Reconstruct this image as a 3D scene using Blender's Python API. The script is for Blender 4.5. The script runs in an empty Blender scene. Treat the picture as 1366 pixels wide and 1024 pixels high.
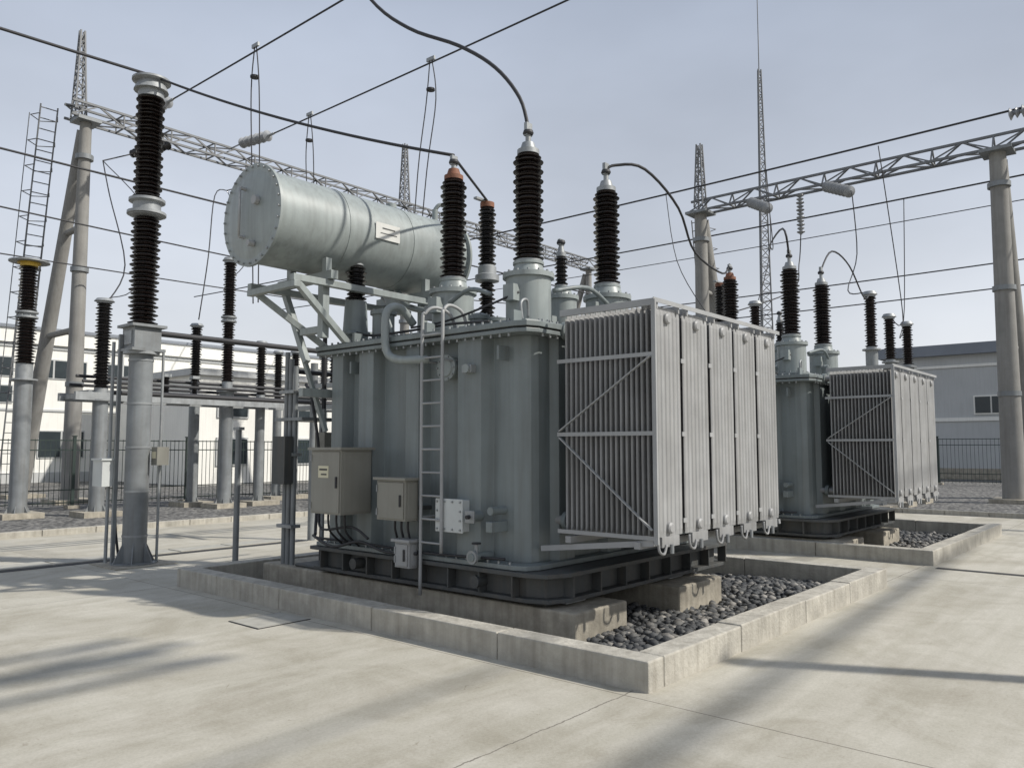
import bpy, math, random
import numpy as np
from mathutils import Vector
random.seed(7); np.random.seed(7)
S = bpy.context.scene
S.view_settings.view_transform='Standard'
try: S.view_settings.look='None'
except Exception: pass
S.view_settings.exposure=0

# ---------------------------------------------------------------- materials
def nt(name):
    m=bpy.data.materials.new(name); m.use_nodes=True
    n=m.node_tree; b=n.nodes['Principled BSDF']
    return m,n,b
def mat(name,col,rough=.5,metal=0.,var=.12,scale=2.5,bump=0.,bscale=60,streak=0.,spec=None,dirt=None):
    m,n,b=nt(name); N=n.nodes; L=n.links
    b.inputs['Roughness'].default_value=rough; b.inputs['Metallic'].default_value=metal
    if spec is not None: b.inputs['Specular IOR Level'].default_value=spec
    geo=N.new('ShaderNodeNewGeometry')
    tx=N.new('ShaderNodeTexNoise'); tx.inputs['Scale'].default_value=scale; tx.inputs['Detail'].default_value=7; tx.inputs['Roughness'].default_value=.62
    L.new(geo.outputs['Position'],tx.inputs['Vector'])
    r=N.new('ShaderNodeValToRGB')
    r.color_ramp.elements[0].position=.3; r.color_ramp.elements[1].position=.7
    r.color_ramp.elements[0].color=[c*(1-var) for c in col]+[1]
    r.color_ramp.elements[1].color=[min(1,c*(1+var)) for c in col]+[1]
    L.new(tx.outputs['Fac'],r.inputs['Fac']); out=r.outputs['Color']
    if streak>0:
        mp=N.new('ShaderNodeMapping'); mp.inputs['Scale'].default_value=(9,9,.55)
        L.new(geo.outputs['Position'],mp.inputs['Vector'])
        t2=N.new('ShaderNodeTexNoise'); t2.inputs['Scale'].default_value=1.6; t2.inputs['Detail'].default_value=5
        L.new(mp.outputs['Vector'],t2.inputs['Vector'])
        r2=N.new('ShaderNodeValToRGB'); r2.color_ramp.elements[0].position=.42; r2.color_ramp.elements[1].position=.72
        r2.color_ramp.elements[0].color=(0,0,0,1); r2.color_ramp.elements[1].color=(1,1,1,1)
        L.new(t2.outputs['Fac'],r2.inputs['Fac'])
        ml=N.new('ShaderNodeMath'); ml.operation='MULTIPLY'; ml.inputs[1].default_value=streak
        L.new(r2.outputs['Color'],ml.inputs[0])
        mx=N.new('ShaderNodeMixRGB'); mx.inputs['Color2'].default_value=(dirt or (.12,.10,.08))+(1,)
        L.new(ml.outputs[0],mx.inputs['Fac']); L.new(out,mx.inputs['Color1']); out=mx.outputs['Color']
    L.new(out,b.inputs['Base Color'])
    rr=N.new('ShaderNodeMapRange'); rr.inputs['To Min'].default_value=max(0,rough-.1); rr.inputs['To Max'].default_value=min(1,rough+.15)
    L.new(tx.outputs['Fac'],rr.inputs['Value']); L.new(rr.outputs['Result'],b.inputs['Roughness'])
    if bump>0:
        t3=N.new('ShaderNodeTexNoise'); t3.inputs['Scale'].default_value=bscale; t3.inputs['Detail'].default_value=6
        L.new(geo.outputs['Position'],t3.inputs['Vector'])
        bp=N.new('ShaderNodeBump'); bp.inputs['Strength'].default_value=bump; bp.inputs['Distance'].default_value=.02
        L.new(t3.outputs['Fac'],bp.inputs['Height']); L.new(bp.outputs['Normal'],b.inputs['Normal'])
    return m

TANK=mat('tank_paint',(.185,.212,.213),.42,0,.12,1.8,streak=.3,bump=.04,bscale=90,dirt=(.09,.085,.075))
CONS=mat('conservator_paint',(.27,.30,.293),.38,0,.12,2.2,streak=.3,bump=.03,dirt=(.10,.095,.085))
RAD=mat('radiator_paint',(.30,.302,.30),.5,0.,.14,2.2,streak=.3,dirt=(.10,.09,.075))
FRAME=mat('radiator_frame',(.31,.315,.315),.5)
DARKST=mat('skid_paint',(.065,.07,.07),.6,0,.25,4,streak=.35)
GALV=mat('galvanised_steel',(.30,.315,.32),.5,.35,.18,5,streak=.2)
GALV2=mat('grey_steel_column',(.21,.225,.232),.5,.15,.2,3,streak=.3)
LATM=mat('lattice_steel',(.16,.165,.17),.6,.1,.2,3)
BROWN=mat('brown_porcelain',(.012,.008,.0072),.2,0,.35,9,spec=.45)
BLACKP=mat('dark_porcelain',(.011,.010,.010),.24,0,.3,9,spec=.45)
GREYP=mat('grey_porcelain',(.26,.27,.28),.3)
CABLE=mat('conductor',(.04,.04,.043),.6,.3)
BLACK=mat('black_rubber',(.018,.018,.018),.6)
RUST=mat('rusty_cap',(.19,.08,.045),.7,0,.4,14)
CAB=mat('cabinet_paint',(.235,.23,.20),.45,0,.08,3,streak=.15)
WHITEB=mat('pale_box',(.50,.52,.51),.45)
YEL=mat('yellow_cap',(.55,.38,.06),.5)
LBL=mat('label_plate',(.62,.58,.42),.5)
LBLW=mat('label_white',(.55,.55,.52),.5)
TXT=mat('label_ink',(.05,.05,.05),.6)
POLEC=mat('concrete_pole',(.24,.235,.22),.8,0,.15,1.5,bump=.2,bscale=30,streak=.25)
FEN=mat('fence_paint',(.02,.035,.03),.55)
WHITEW=mat('white_wall',(.78,.77,.72),.85,0,.05,.6,streak=.08)
ROOFD=mat('roof_sheet',(.20,.22,.25),.6,0,.1,.4)
GREYW=mat('grey_wall',(.46,.47,.465),.85,0,.06,.5,streak=.1)
GLASS=mat('window_glass',(.03,.04,.045),.2,0,.2,1)
GREEN=mat('door_green',(.06,.14,.10),.5)
FOOT=mat('footing_concrete',(.35,.32,.26),.9,0,.30,5,bump=.3,bscale=30,streak=.35,dirt=(.12,.10,.075))
FLOOR=mat('pit_floor',(.15,.135,.115),.95,0,.35,5,bump=.5,bscale=18)
CURB=mat('curb_concrete',(.40,.38,.33),.88,0,.24,3.6,bump=.4,bscale=35,streak=.4,dirt=(.16,.14,.11))
TRENCH=mat('trench_dark',(.03,.03,.03),.8)
PLATE=mat('cover_plate',(.36,.35,.31),.8,0,.15,6,bump=.2)

def stone_mat():
    m,n,b=nt('dark_pebbles'); N=n.nodes; L=n.links
    g=N.new('ShaderNodeNewGeometry')
    r=N.new('ShaderNodeValToRGB')
    cr=r.color_ramp; cr.elements[0].color=(.035,.037,.04,1); cr.elements[1].color=(.30,.285,.26,1)
    e=cr.elements.new(.55); e.color=(.075,.078,.08,1)
    e=cr.elements.new(.85); e.color=(.14,.135,.125,1)
    L.new(g.outputs['Random Per Island'],r.inputs['Fac']); L.new(r.outputs['Color'],b.inputs['Base Color'])
    b.inputs['Roughness'].default_value=.75
    t3=N.new('ShaderNodeTexNoise'); t3.inputs['Scale'].default_value=80; L.new(g.outputs['Position'],t3.inputs['Vector'])
    bp=N.new('ShaderNodeBump'); bp.inputs['Strength'].default_value=.3; bp.inputs['Distance'].default_value=.01
    L.new(t3.outputs['Fac'],bp.inputs['Height']); L.new(bp.outputs['Normal'],b.inputs['Normal'])
    return m
STONE=stone_mat()
def gravelbed_mat():
    m,n,b=nt('gravel_bed'); N=n.nodes; L=n.links
    g=N.new('ShaderNodeNewGeometry')
    v=N.new('ShaderNodeTexVoronoi'); v.inputs['Scale'].default_value=9
    L.new(g.outputs['Position'],v.inputs['Vector'])
    r=N.new('ShaderNodeValToRGB'); r.color_ramp.elements[0].color=(.06,.06,.06,1); r.color_ramp.elements[1].color=(.30,.29,.27,1)
    L.new(v.outputs['Color'],r.inputs['Fac'])
    mx=N.new('ShaderNodeMixRGB'); mx.blend_type='MULTIPLY'; mx.inputs['Fac'].default_value=.8
    r2=N.new('ShaderNodeValToRGB'); r2.color_ramp.elements[0].color=(1,1,1,1); r2.color_ramp.elements[1].color=(.1,.1,.1,1); r2.color_ramp.elements[0].position=.35;r2.color_ramp.elements[1].position=.8
    L.new(v.outputs['Distance'],r2.inputs['Fac'])
    L.new(r.outputs['Color'],mx.inputs['Color1']); L.new(r2.outputs['Color'],mx.inputs['Color2'])
    L.new(mx.outputs['Color'],b.inputs['Base Color']); b.inputs['Roughness'].default_value=.85
    bp=N.new('ShaderNodeBump'); bp.inputs['Strength'].default_value=1; bp.inputs['Distance'].default_value=.05; bp.invert=True
    L.new(v.outputs['Distance'],bp.inputs['Height']); L.new(bp.outputs['Normal'],b.inputs['Normal'])
    return m
GBED=gravelbed_mat()

def concrete_ground(jx,jy):
    m,n,b=nt('concrete_slab'); N=n.nodes; L=n.links
    g=N.new('ShaderNodeNewGeometry')
    def noise(sc,det=6,rough=.6,vec=None,dist=0):
        t=N.new('ShaderNodeTexNoise'); t.inputs['Scale'].default_value=sc; t.inputs['Detail'].default_value=det; t.inputs['Roughness'].default_value=rough; t.inputs['Distortion'].default_value=dist
        L.new(vec or g.outputs['Position'],t.inputs['Vector']); return t.outputs['Fac']
    def ramp(f,a,bb,ca,cb):
        r=N.new('ShaderNodeValToRGB'); r.color_ramp.elements[0].position=a; r.color_ramp.elements[1].position=bb
        r.color_ramp.elements[0].color=ca+(1,); r.color_ramp.elements[1].color=cb+(1,)
        L.new(f,r.inputs['Fac']); return r.outputs['Color']
    def mul(a,c,f=1.):
        x=N.new('ShaderNodeMixRGB'); x.blend_type='MULTIPLY'; x.inputs['Fac'].default_value=f
        L.new(a,x.inputs['Color1']); L.new(c,x.inputs['Color2']); return x.outputs['Color']
    base=ramp(noise(.35,8,.65),.32,.68,(.42,.395,.335),(.54,.515,.45))
    blot=ramp(noise(1.1,9,.7,dist=.6),.36,.58,(.78,.765,.73),(1,1,1)); base=mul(base,blot)
    spots=ramp(noise(5.5,5,.75,dist=1.),.27,.36,(.70,.68,.64),(1,1,1)); base=mul(base,spots)
    fine=ramp(noise(45,4,.8),.3,.6,(.82,.82,.81),(1,1,1)); base=mul(base,fine)
    mp=N.new('ShaderNodeMapping'); mp.inputs['Scale'].default_value=(.4,5,1); mp.inputs['Rotation'].default_value=(0,0,.12)
    L.new(g.outputs['Position'],mp.inputs['Vector'])
    st=ramp(noise(1.2,6,.6,mp.outputs['Vector']),.38,.62,(.90,.90,.88),(1,1,1)); base=mul(base,st)
    sep=N.new('ShaderNodeSeparateXYZ'); L.new(g.outputs['Position'],sep.inputs[0])
    wob=noise(6,5,.7)
    wm=N.new('ShaderNodeMath'); wm.operation='MULTIPLY_ADD'; wm.inputs[1].default_value=.06; wm.inputs[2].default_value=-.03; L.new(wob,wm.inputs[0])
    tot=None
    def M(op,a,bv,cl=False):
        x=N.new('ShaderNodeMath'); x.operation=op; x.use_clamp=cl
        if isinstance(a,float): x.inputs[0].default_value=a
        else: L.new(a,x.inputs[0])
        if bv is not None:
            if isinstance(bv,float): x.inputs[1].default_value=bv
            else: L.new(bv,x.inputs[1])
        return x.outputs[0]
    for ax,vals,w in ((0,jx,.3),(1,jy,1.)):
        for v in vals:
            a=M('SUBTRACT',sep.outputs[ax],float(v)); ww=M('MULTIPLY',wm.outputs[0],w); a=M('ADD',a,ww); a=M('ABSOLUTE',a,None)
            a=M('LESS_THAN',a,.006)
            tot=a if tot is None else M('MAXIMUM',tot,a)
    mx=N.new('ShaderNodeMixRGB'); mx.inputs['Color2'].default_value=(.13,.115,.095,1)
    f=M('MULTIPLY',tot,.8); L.new(f,mx.inputs['Fac']); L.new(base,mx.inputs['Color1'])
    L.new(mx.outputs['Color'],b.inputs['Base Color']); b.inputs['Roughness'].default_value=.8
    bp=N.new('ShaderNodeBump'); bp.inputs['Strength'].default_value=.25; bp.inputs['Distance'].default_value=.01
    L.new(noise(70,6,.7),bp.inputs['Height']); L.new(bp.outputs['Normal'],b.inputs['Normal'])
    return m
SLAB=concrete_ground([-.6,4.82,11.6,17],[-3.2,3.1,9.75,14.6])
EARTH=mat('far_earth',(.22,.21,.17),.95,0,.25,.15)

# ---------------------------------------------------------------- mesh builder
class MB:
    def __init__(s): s.v=[];s.f=[];s.mi=[];s.sm=[];s.mats=[]
    def _m(s,m):
        if m not in s.mats: s.mats.append(m)
        return s.mats.index(m)
    def add(s,vs,fs,m,smooth=False):
        o=len(s.v); s.v.extend([tuple(p) for p in vs]); k=s._m(m)
        for f in fs: s.f.append(tuple(i+o for i in f)); s.mi.append(k); s.sm.append(smooth)
    def box(s,x0,x1,y0,y1,z0,z1,m):
        v=[(x0,y0,z0),(x1,y0,z0),(x1,y1,z0),(x0,y1,z0),(x0,y0,z1),(x1,y0,z1),(x1,y1,z1),(x0,y1,z1)]
        s.add(v,[(0,3,2,1),(4,5,6,7),(0,1,5,4),(1,2,6,5),(2,3,7,6),(3,0,4,7)],m)
    def prism(s,pts,z0,z1,m):
        n=len(pts); v=[(x,y,z0) for x,y in pts]+[(x,y,z1) for x,y in pts]
        f=[tuple(range(n-1,-1,-1)),tuple(range(n,2*n))]+[(i,(i+1)%n,(i+1)%n+n,i+n) for i in range(n)]
        s.add(v,f,m)
    def frame(s,d):
        d=Vector(d).normalized(); up=Vector((0,0,1)) if abs(d.z)<.95 else Vector((1,0,0))
        a=d.cross(up).normalized(); b=a.cross(d).normalized(); return d,a,b
    def beam(s,p0,p1,w,h,m):
        p0=Vector(p0);p1=Vector(p1);d,a,b=s.frame(p1-p0)
        v=[]
        for p in (p0,p1):
            for sx,sy in ((-1,-1),(1,-1),(1,1),(-1,1)): v.append(p+a*sx*w/2+b*sy*h/2)
        s.add(v,[(3,2,1,0),(4,5,6,7),(0,1,5,4),(1,2,6,5),(2,3,7,6),(3,0,4,7)],m)
    def lathe(s,p0,axis,prof,n,m,caps=True):
        p0=Vector(p0); d,a,b=s.frame(axis)
        cs=[(math.cos(2*math.pi*i/n),math.sin(2*math.pi*i/n)) for i in range(n)]
        def ring(r,z): return [p0+d*z+a*(c*r)+b*(q*r) for c,q in cs]
        for (r0,z0),(r1,z1) in zip(prof[:-1],prof[1:]):
            vs=ring(r0,z0)+ring(r1,z1)
            s.add(vs,[(i,(i+1)%n,(i+1)%n+n,i+n) for i in range(n)],m,True)
        if caps:
            if prof[0][0]>0: s.add(ring(*prof[0]),[tuple(range(n-1,-1,-1))],m)
            if prof[-1][0]>0: s.add(ring(*prof[-1]),[tuple(range(n))],m)
    def cyl(s,p0,p1,r,m,r1=None,n=16):
        d=Vector(p1)-Vector(p0); s.lathe(p0,d,[(r,0),(r if r1 is None else r1,d.length)],n,m)
    def tube(s,pts,r,m,n=8):
        pts=[Vector(p) for p in pts]; rings=[]; a=None
        for i,p in enumerate(pts):
            d=(pts[min(i+1,len(pts)-1)]-pts[max(i-1,0)]).normalized()
            if a is None: _,a,b=s.frame(d)
            else:
                a=(a-d*a.dot(d)); a.normalize(); b=d.cross(a)
            rings.append([p+a*(math.cos(2*math.pi*k/n)*r)+d.cross(a)*(math.sin(2*math.pi*k/n)*r) for k in range(n)])
        vs=[q for R_ in rings for q in R_]; fs=[]
        for i in range(len(pts)-1):
            for k in range(n): fs.append((i*n+k,i*n+(k+1)%n,(i+1)*n+(k+1)%n,(i+1)*n+k))
        fs.append(tuple(range(n-1,-1,-1))); fs.append(tuple((len(pts)-1)*n+k for k in range(n)))
        s.add(vs,fs,m,True)
    def insul(s,p0,axis,L,R,m,pitch=.06,n=20,core=.6):
        k=max(2,round(L/pitch)); p=L/k; prof=[]
        for i in range(k):
            z=i*p; RR=R*(1 if i%2==0 else .86)
            prof+=[(R*core,z),(RR*.97,z+.22*p),(RR,z+.34*p),(R*core,z+.85*p)]
        prof.append((R*core,L)); s.lathe(p0,axis,prof,n,m)
    def build(s,name,parent=None,bevel=0,loc=None):
        me=bpy.data.meshes.new(name); me.from_pydata(s.v,[],s.f)
        for m in s.mats: me.materials.append(m)
        me.polygons.foreach_set('material_index',s.mi); me.polygons.foreach_set('use_smooth',s.sm)
        me.update()
        o=bpy.data.objects.new(name,me); S.collection.objects.link(o)
        if parent: o.parent=parent
        if bevel:
            b=o.modifiers.new('bevel','BEVEL'); b.width=bevel; b.segments=2; b.limit_method='ANGLE'; b.angle_limit=.9
        return o
def empty(name,loc=(0,0,0)):
    o=bpy.data.objects.new(name,None); S.collection.objects.link(o); o.empty_display_size=.3; return o
def smoothpts(pts,k=5):
    P=[Vector(p) for p in pts]; out=[]
    for i in range(len(P)-1):
        a=P[max(i-1,0)];b=P[i];c=P[i+1];d=P[min(i+2,len(P)-1)]
        for j in range(k):
            t=j/k; out.append(.5*((2*b)+(c-a)*t+(2*a-5*b+4*c-d)*t*t+(-a+3*b-3*c+d)*t**3))
    out.append(P[-1]); return out
def cat(a,b,sag,n=18):
    a=Vector(a);b=Vector(b); return [a.lerp(b,i/n)-Vector((0,0,sag*4*(i/n)*(1-i/n))) for i in range(n+1)]
def lattice(mb,p0,p1,w,h,k,m,t=.06,td=.04,tri=False):
    p0=Vector(p0);p1=Vector(p1);d,a,b=mb.frame(p1-p0); L=(p1-p0).length
    C=[(-1,-1),(1,-1),(0,1)] if tri else [(-1,-1),(1,-1),(1,1),(-1,1)]
    nc=len(C)
    def P(i,c): return p0+d*(L*i/k)+a*(C[c][0]*w/2)+b*(C[c][1]*h/2)
    for c in range(nc): mb.beam(P(0,c),P(k,c),t,t,m)
    for i in range(k):
        for c in range(nc):
            c2=(c+1)%nc
            if (i+c)%2: mb.beam(P(i,c),P(i+1,c2),td,td,m)
            else: mb.beam(P(i,c2),P(i+1,c),td,td,m)
            if i>0 and i%2==0: mb.beam(P(i,c),P(i,c2),td,td,m)
def mast(mb,x,y,z0,z1,w0,w1,k,m,t=.04,td=.025,spike=0,legs=4):
    def P(i,c):
        u=i/k; w=w0+(w1-w0)*u; an=2*math.pi*(c+.5)/legs
        return Vector((x+w*.6*math.cos(an),y+w*.6*math.sin(an),z0+(z1-z0)*u))
    for i in range(k):
        for c in range(legs):
            mb.beam(P(i,c),P(i+1,c),t,t,m); c2=(c+1)%legs
            if i%2: mb.beam(P(i,c),P(i+1,c2),td,td,m)
            else: mb.beam(P(i,c2),P(i+1,c),td,td,m)
            mb.beam(P(i,c),P(i,c2),td,td,m)
    if spike: mb.cyl((x,y,z1-.2),(x,y,z1+spike),t*.5,m,r1=t*.3,n=6)
def ladder(mb,p0,p1,side,w,m,r=.016,step=.3):
    p0=Vector(p0);p1=Vector(p1);s_=Vector(side).normalized()*w/2
    mb.cyl(p0-s_,p1-s_,r,m,n=8); mb.cyl(p0+s_,p1+s_,r,m,n=8)
    k=int((p1-p0).length/step)
    for i in range(1,k+1):
        q=p0.lerp(p1,(i-.3)/k); mb.cyl(q-s_,q+s_,r*.7,m,n=6)

# ---------------------------------------------------------------- camera / light
f=1065.;Pt=math.radians(4.6);A=math.radians(40.5)
cd=bpy.data.cameras.new('camera'); cam=bpy.data.objects.new('camera',cd); S.collection.objects.link(cam)
cam.location=(0,0,1.7)
fw=Vector((math.cos(A)*math.cos(Pt),math.sin(A)*math.cos(Pt),math.sin(Pt)))
cam.rotation_euler=fw.to_track_quat('-Z','Y').to_euler()
cd.sensor_width=36; cd.lens=36*f/1366; cd.clip_end=3000; cd.clip_start=.05
S.camera=cam
EL=math.radians(42); sx,sy=.445,-.895
sd=Vector((sx*math.cos(EL),sy*math.cos(EL),math.sin(EL)))
ld=bpy.data.lights.new('sun','SUN'); ld.energy=4.5; ld.angle=math.radians(1.1); ld.color=(1,.955,.88)
lo=bpy.data.objects.new('sun',ld); S.collection.objects.link(lo); lo.rotation_euler=sd.to_track_quat('Z','Y').to_euler(); lo.location=(0,-20,30)
w=bpy.data.worlds.new('World'); S.world=w; w.use_nodes=True
N=w.node_tree.nodes; L=w.node_tree.links; bg=N['Background']
sky=N.new('ShaderNodeTexSky'); sky.sky_type='NISHITA'; sky.sun_disc=False; sky.sun_elevation=EL; sky.sun_rotation=math.atan2(sx,sy)
sky.dust_density=3.; sky.air_density=1.; sky.altitude=50
tc=N.new('ShaderNodeTexCoord'); mp=N.new('ShaderNodeMapping'); mp.inputs['Scale'].default_value=(1,1,2.2)
L.new(tc.outputs['Generated'],mp.inputs['Vector'])
cn=N.new('ShaderNodeTexNoise'); cn.inputs['Scale'].default_value=1.7; cn.inputs['Detail'].default_value=5; cn.inputs['Roughness'].default_value=.5
L.new(mp.outputs['Vector'],cn.inputs['Vector'])
sp=N.new('ShaderNodeSeparateXYZ'); L.new(tc.outputs['Generated'],sp.inputs[0])
hz=N.new('ShaderNodeValToRGB'); cr=hz.color_ramp
cr.elements[0].position=0; cr.elements[0].color=(.76,.77,.785,1)
cr.elements[1].position=.62; cr.elements[1].color=(.37,.43,.545,1)
e=cr.elements.new(.28); e.color=(.59,.63,.705,1)
L.new(sp.outputs['Z'],hz.inputs['Fac'])
sc=N.new('ShaderNodeVectorMath'); sc.operation='SCALE'; sc.inputs['Scale'].default_value=10.; L.new(hz.outputs['Color'],sc.inputs[0])
cl=N.new('ShaderNodeMapRange'); cl.inputs['From Min'].default_value=.3; cl.inputs['From Max'].default_value=.72; cl.inputs['To Min'].default_value=.86; cl.inputs['To Max'].default_value=1.16
L.new(cn.outputs['Fac'],cl.inputs['Value'])
sc2=N.new('ShaderNodeVectorMath'); sc2.operation='SCALE'; L.new(sc.outputs[0],sc2.inputs[0]); L.new(cl.outputs['Result'],sc2.inputs['Scale'])
mx=N.new('ShaderNodeMixRGB'); mx.inputs['Fac'].default_value=.84
L.new(sky.outputs['Color'],mx.inputs['Color1']); L.new(sc2.outputs[0],mx.inputs['Color2'])
L.new(mx.outputs['Color'],bg.inputs['Color']); bg.inputs['Strength'].default_value=.11

# ---------------------------------------------------------------- ground
mb=MB(); mb.box(-600,900,-600,900,-.5,-.2,EARTH); mb.build('ground')
mb=MB()
for a in ((-30,22.9,-30,3.0),(-30,22.9,9.68,17.1),(-30,4.97,3.0,9.68),(10.60,12.92,3.0,9.68),(18.28,22.9,3.0,9.68)): mb.box(*a,-.19,0,SLAB)
mb.build('concrete_pavement')
mb=MB(); mb.box(-40,60,17.25,43,-.19,.03,GBED); mb.box(23.05,48,-30,17.24,-.19,.03,GBED); mb.build('gravel_bed')
mb=MB()
x=-30
while x<23: mb.box(x,x+.99,17.1,17.25,-.05,.12,CURB); x+=1.0
y=-30
while y<17: mb.box(22.9,23.05,y,y+.99,-.05,.12,CURB); y+=1.0
mb.build('kerb',bevel=.01)
mb=MB(); mb.box(-30,8.9,12.55,12.76,-.03,.004,TRENCH); mb.box(12.63,12.78,-20,2.9,-.03,.004,TRENCH)
for i in range(30): mb.box(-20+i*.95,-19.1+i*.95,12.80,13.25,-.02,.012,PLATE)
mb.build('cable_trench')
mb=MB(); mb.box(4.3,4.86,6.82,7.32,-.02,.008,PLATE); mb.box(4.285,4.875,6.807,6.817,-.02,.006,TRENCH);mb.box(4.285,4.875,7.323,7.333,-.02,.006,TRENCH); mb.box(4.285,4.297,6.82,7.32,-.02,.006,TRENCH); mb.build('access_cover')

def pit(x0,x1,y0,y1,npeb):
    mb=MB(); t=.22; h=.22
    def run(a,b,fn):
        p=a
        while p<b-.05:
            q=min(b,p+1.5+random.uniform(-.25,.25))
            if b-q<.4: q=b
            fn(p,q-.006,h+random.uniform(-.006,.006)); p=q
    run(y0,y1,lambda p,q,z: mb.box(x0,x0+t,p,q,-.18,z,CURB))
    run(x0+t+.004,x1,lambda p,q,z: mb.box(p,q,y0,y0+t,-.18,z,CURB))
    run(y0+t+.004,y1,lambda p,q,z: mb.box(x1-t,x1,p,q,-.18,z,CURB))
    run(x0+t+.004,x1-t-.004,lambda p,q,z: mb.box(p,q,y1-t,y1,-.18,z,CURB))
    mb.build('pit_curb',bevel=.012)
    import bmesh
    bm=bmesh.new(); bmesh.ops.create_icosphere(bm,subdivisions=1,radius=1)
    bv=np.array([v.co[:] for v in bm.verts]); bf=np.array([[v.index for v in q.verts] for q in bm.faces]); bm.free()
    V=[];Fs=[]
    ax0,ax1,ay0,ay1=x0+t,x1-t,y0+t,y1-t; k=0
    for i in range(npeb):
        s=random.uniform(.026,.06); sc_=np.array([s*random.uniform(.9,1.4),s*random.uniform(.8,1.1),s*random.uniform(.5,.8)])
        a=random.uniform(0,6.28); b_=random.uniform(-.5,.5)
        v=bv*(1+np.random.uniform(-.1,.1,(len(bv),1)))*sc_
        R1=np.array([[1,0,0],[0,math.cos(b_),-math.sin(b_)],[0,math.sin(b_),math.cos(b_)]]); R2=np.array([[math.cos(a),-math.sin(a),0],[math.sin(a),math.cos(a),0],[0,0,1]])
        v=v@R1.T@R2.T
        if random.random()<.66: px=random.uniform(ax0+.04,ax1-.04); py=random.uniform(ay0+.04,min(ay1,ay0+1.9))
        else: px=random.uniform(ax0+.04,ax1-.04); py=random.uniform(ay0+.04,ay1-.04)
        if px<ax0+.75 and py>ay0+1.15 and random.random()<.93: continue
        hz_=-.045+.03*math.sin(px*2.1)*math.cos(py*1.7)+random.uniform(-.02,.035)
        if px<ax0+.75 and py>ay0+1.15: hz_=-.1
        V.append(v+np.array([px,py,hz_])); Fs.append(bf+k*len(bv)); k+=1
    V=np.concatenate(V);Fs=np.concatenate(Fs)
    me=bpy.data.meshes.new('gravel'); me.from_pydata(V.tolist(),[],Fs.tolist()); me.materials.append(STONE)
    me.polygons.foreach_set('use_smooth',[True]*len(me.polygons)); me.update()
    o=bpy.data.objects.new('gravel',me); S.collection.objects.link(o)
    mb=MB(); mb.box(ax0,ax1,ay0,ay1,-.17,-.12,FLOOR); mb.box(ax0+.8,ax1,ay0,ay1,-.119,-.075,GBED); mb.build('bed',parent=o)
pit(4.95,10.62,2.98,9.7,7000)
pit(12.9,18.3,2.98,9.7,3400)

# ---------------------------------------------------------------- transformer
def bolts_ring(mb,c,axis,R,n,m,r=.014,h=.02):
    d,a,b=mb.frame(axis); c=Vector(c)
    for i in range(n):
        t=2*math.pi*i/n; p=c+a*(R*math.cos(t))+b*(R*math.sin(t)); mb.cyl(p,p+d*h,r,m,n=6)
def bushing(name,par,x,y,z0,zi0,zi1,R,tr,capm,top=.2,seg=1,im=BROWN):
    mb=MB(); zt=zi0-.13
    prof=[(tr,0),(tr,zt-z0-.05),(tr*1.14,zt-z0-.05),(tr*1.14,zt-z0),(tr*.75,zt-z0),(tr*.62,zi0-z0-.03),(R*1.0,zi0-z0-.03),(R*1.0,zi0-z0)]
    mb.lathe((x,y,z0),(0,0,1),prof,28,CONS)
    mb.lathe((x,y,z0),(0,0,1),[(tr*1.16,0),(tr*1.16,.04)],28,CONS)
    bolts_ring(mb,(x,y,zt),(0,0,1),tr*1.06,14,GALV); bolts_ring(mb,(x,y,z0+.04),(0,0,1),tr*1.08,14,GALV)
    mb.cyl((x,y,zi0-.035),(x,y,zi0+.02),R*.9,GALV,n=20)
    mb.box(x-tr-.09,x-tr+.02,y-.07,y+.07,z0+.25,z0+.42,CONS)
    mb.insul((x,y,zi0+.02),(0,0,1),zi1-zi0-.02,R,im,pitch=.052,n=24,core=.62)
    mb.cyl((x,y,zi1),(x,y,zi1+.05),R*.72,capm,n=20)
    mb.cyl((x,y,zi1+.05),(x,y,zi1+.13),R*.55,capm,r1=R*.4,n=20)
    mb.cyl((x,y,zi1+.13),(x,y,zi1+.13+top*.6),.03,GALV,n=10)
    mb.box(x-.045,x+.045,y-.02,y+.02,zi1+.1+top*.5,zi1+.13+top,GALV)
    mb.lathe((x,y,zi1+.12+top*.45),(0,0,1),[(.05,0),(.06,.02),(.05,.05)],12,CABLE)
    mb.build(name,parent=par)

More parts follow.
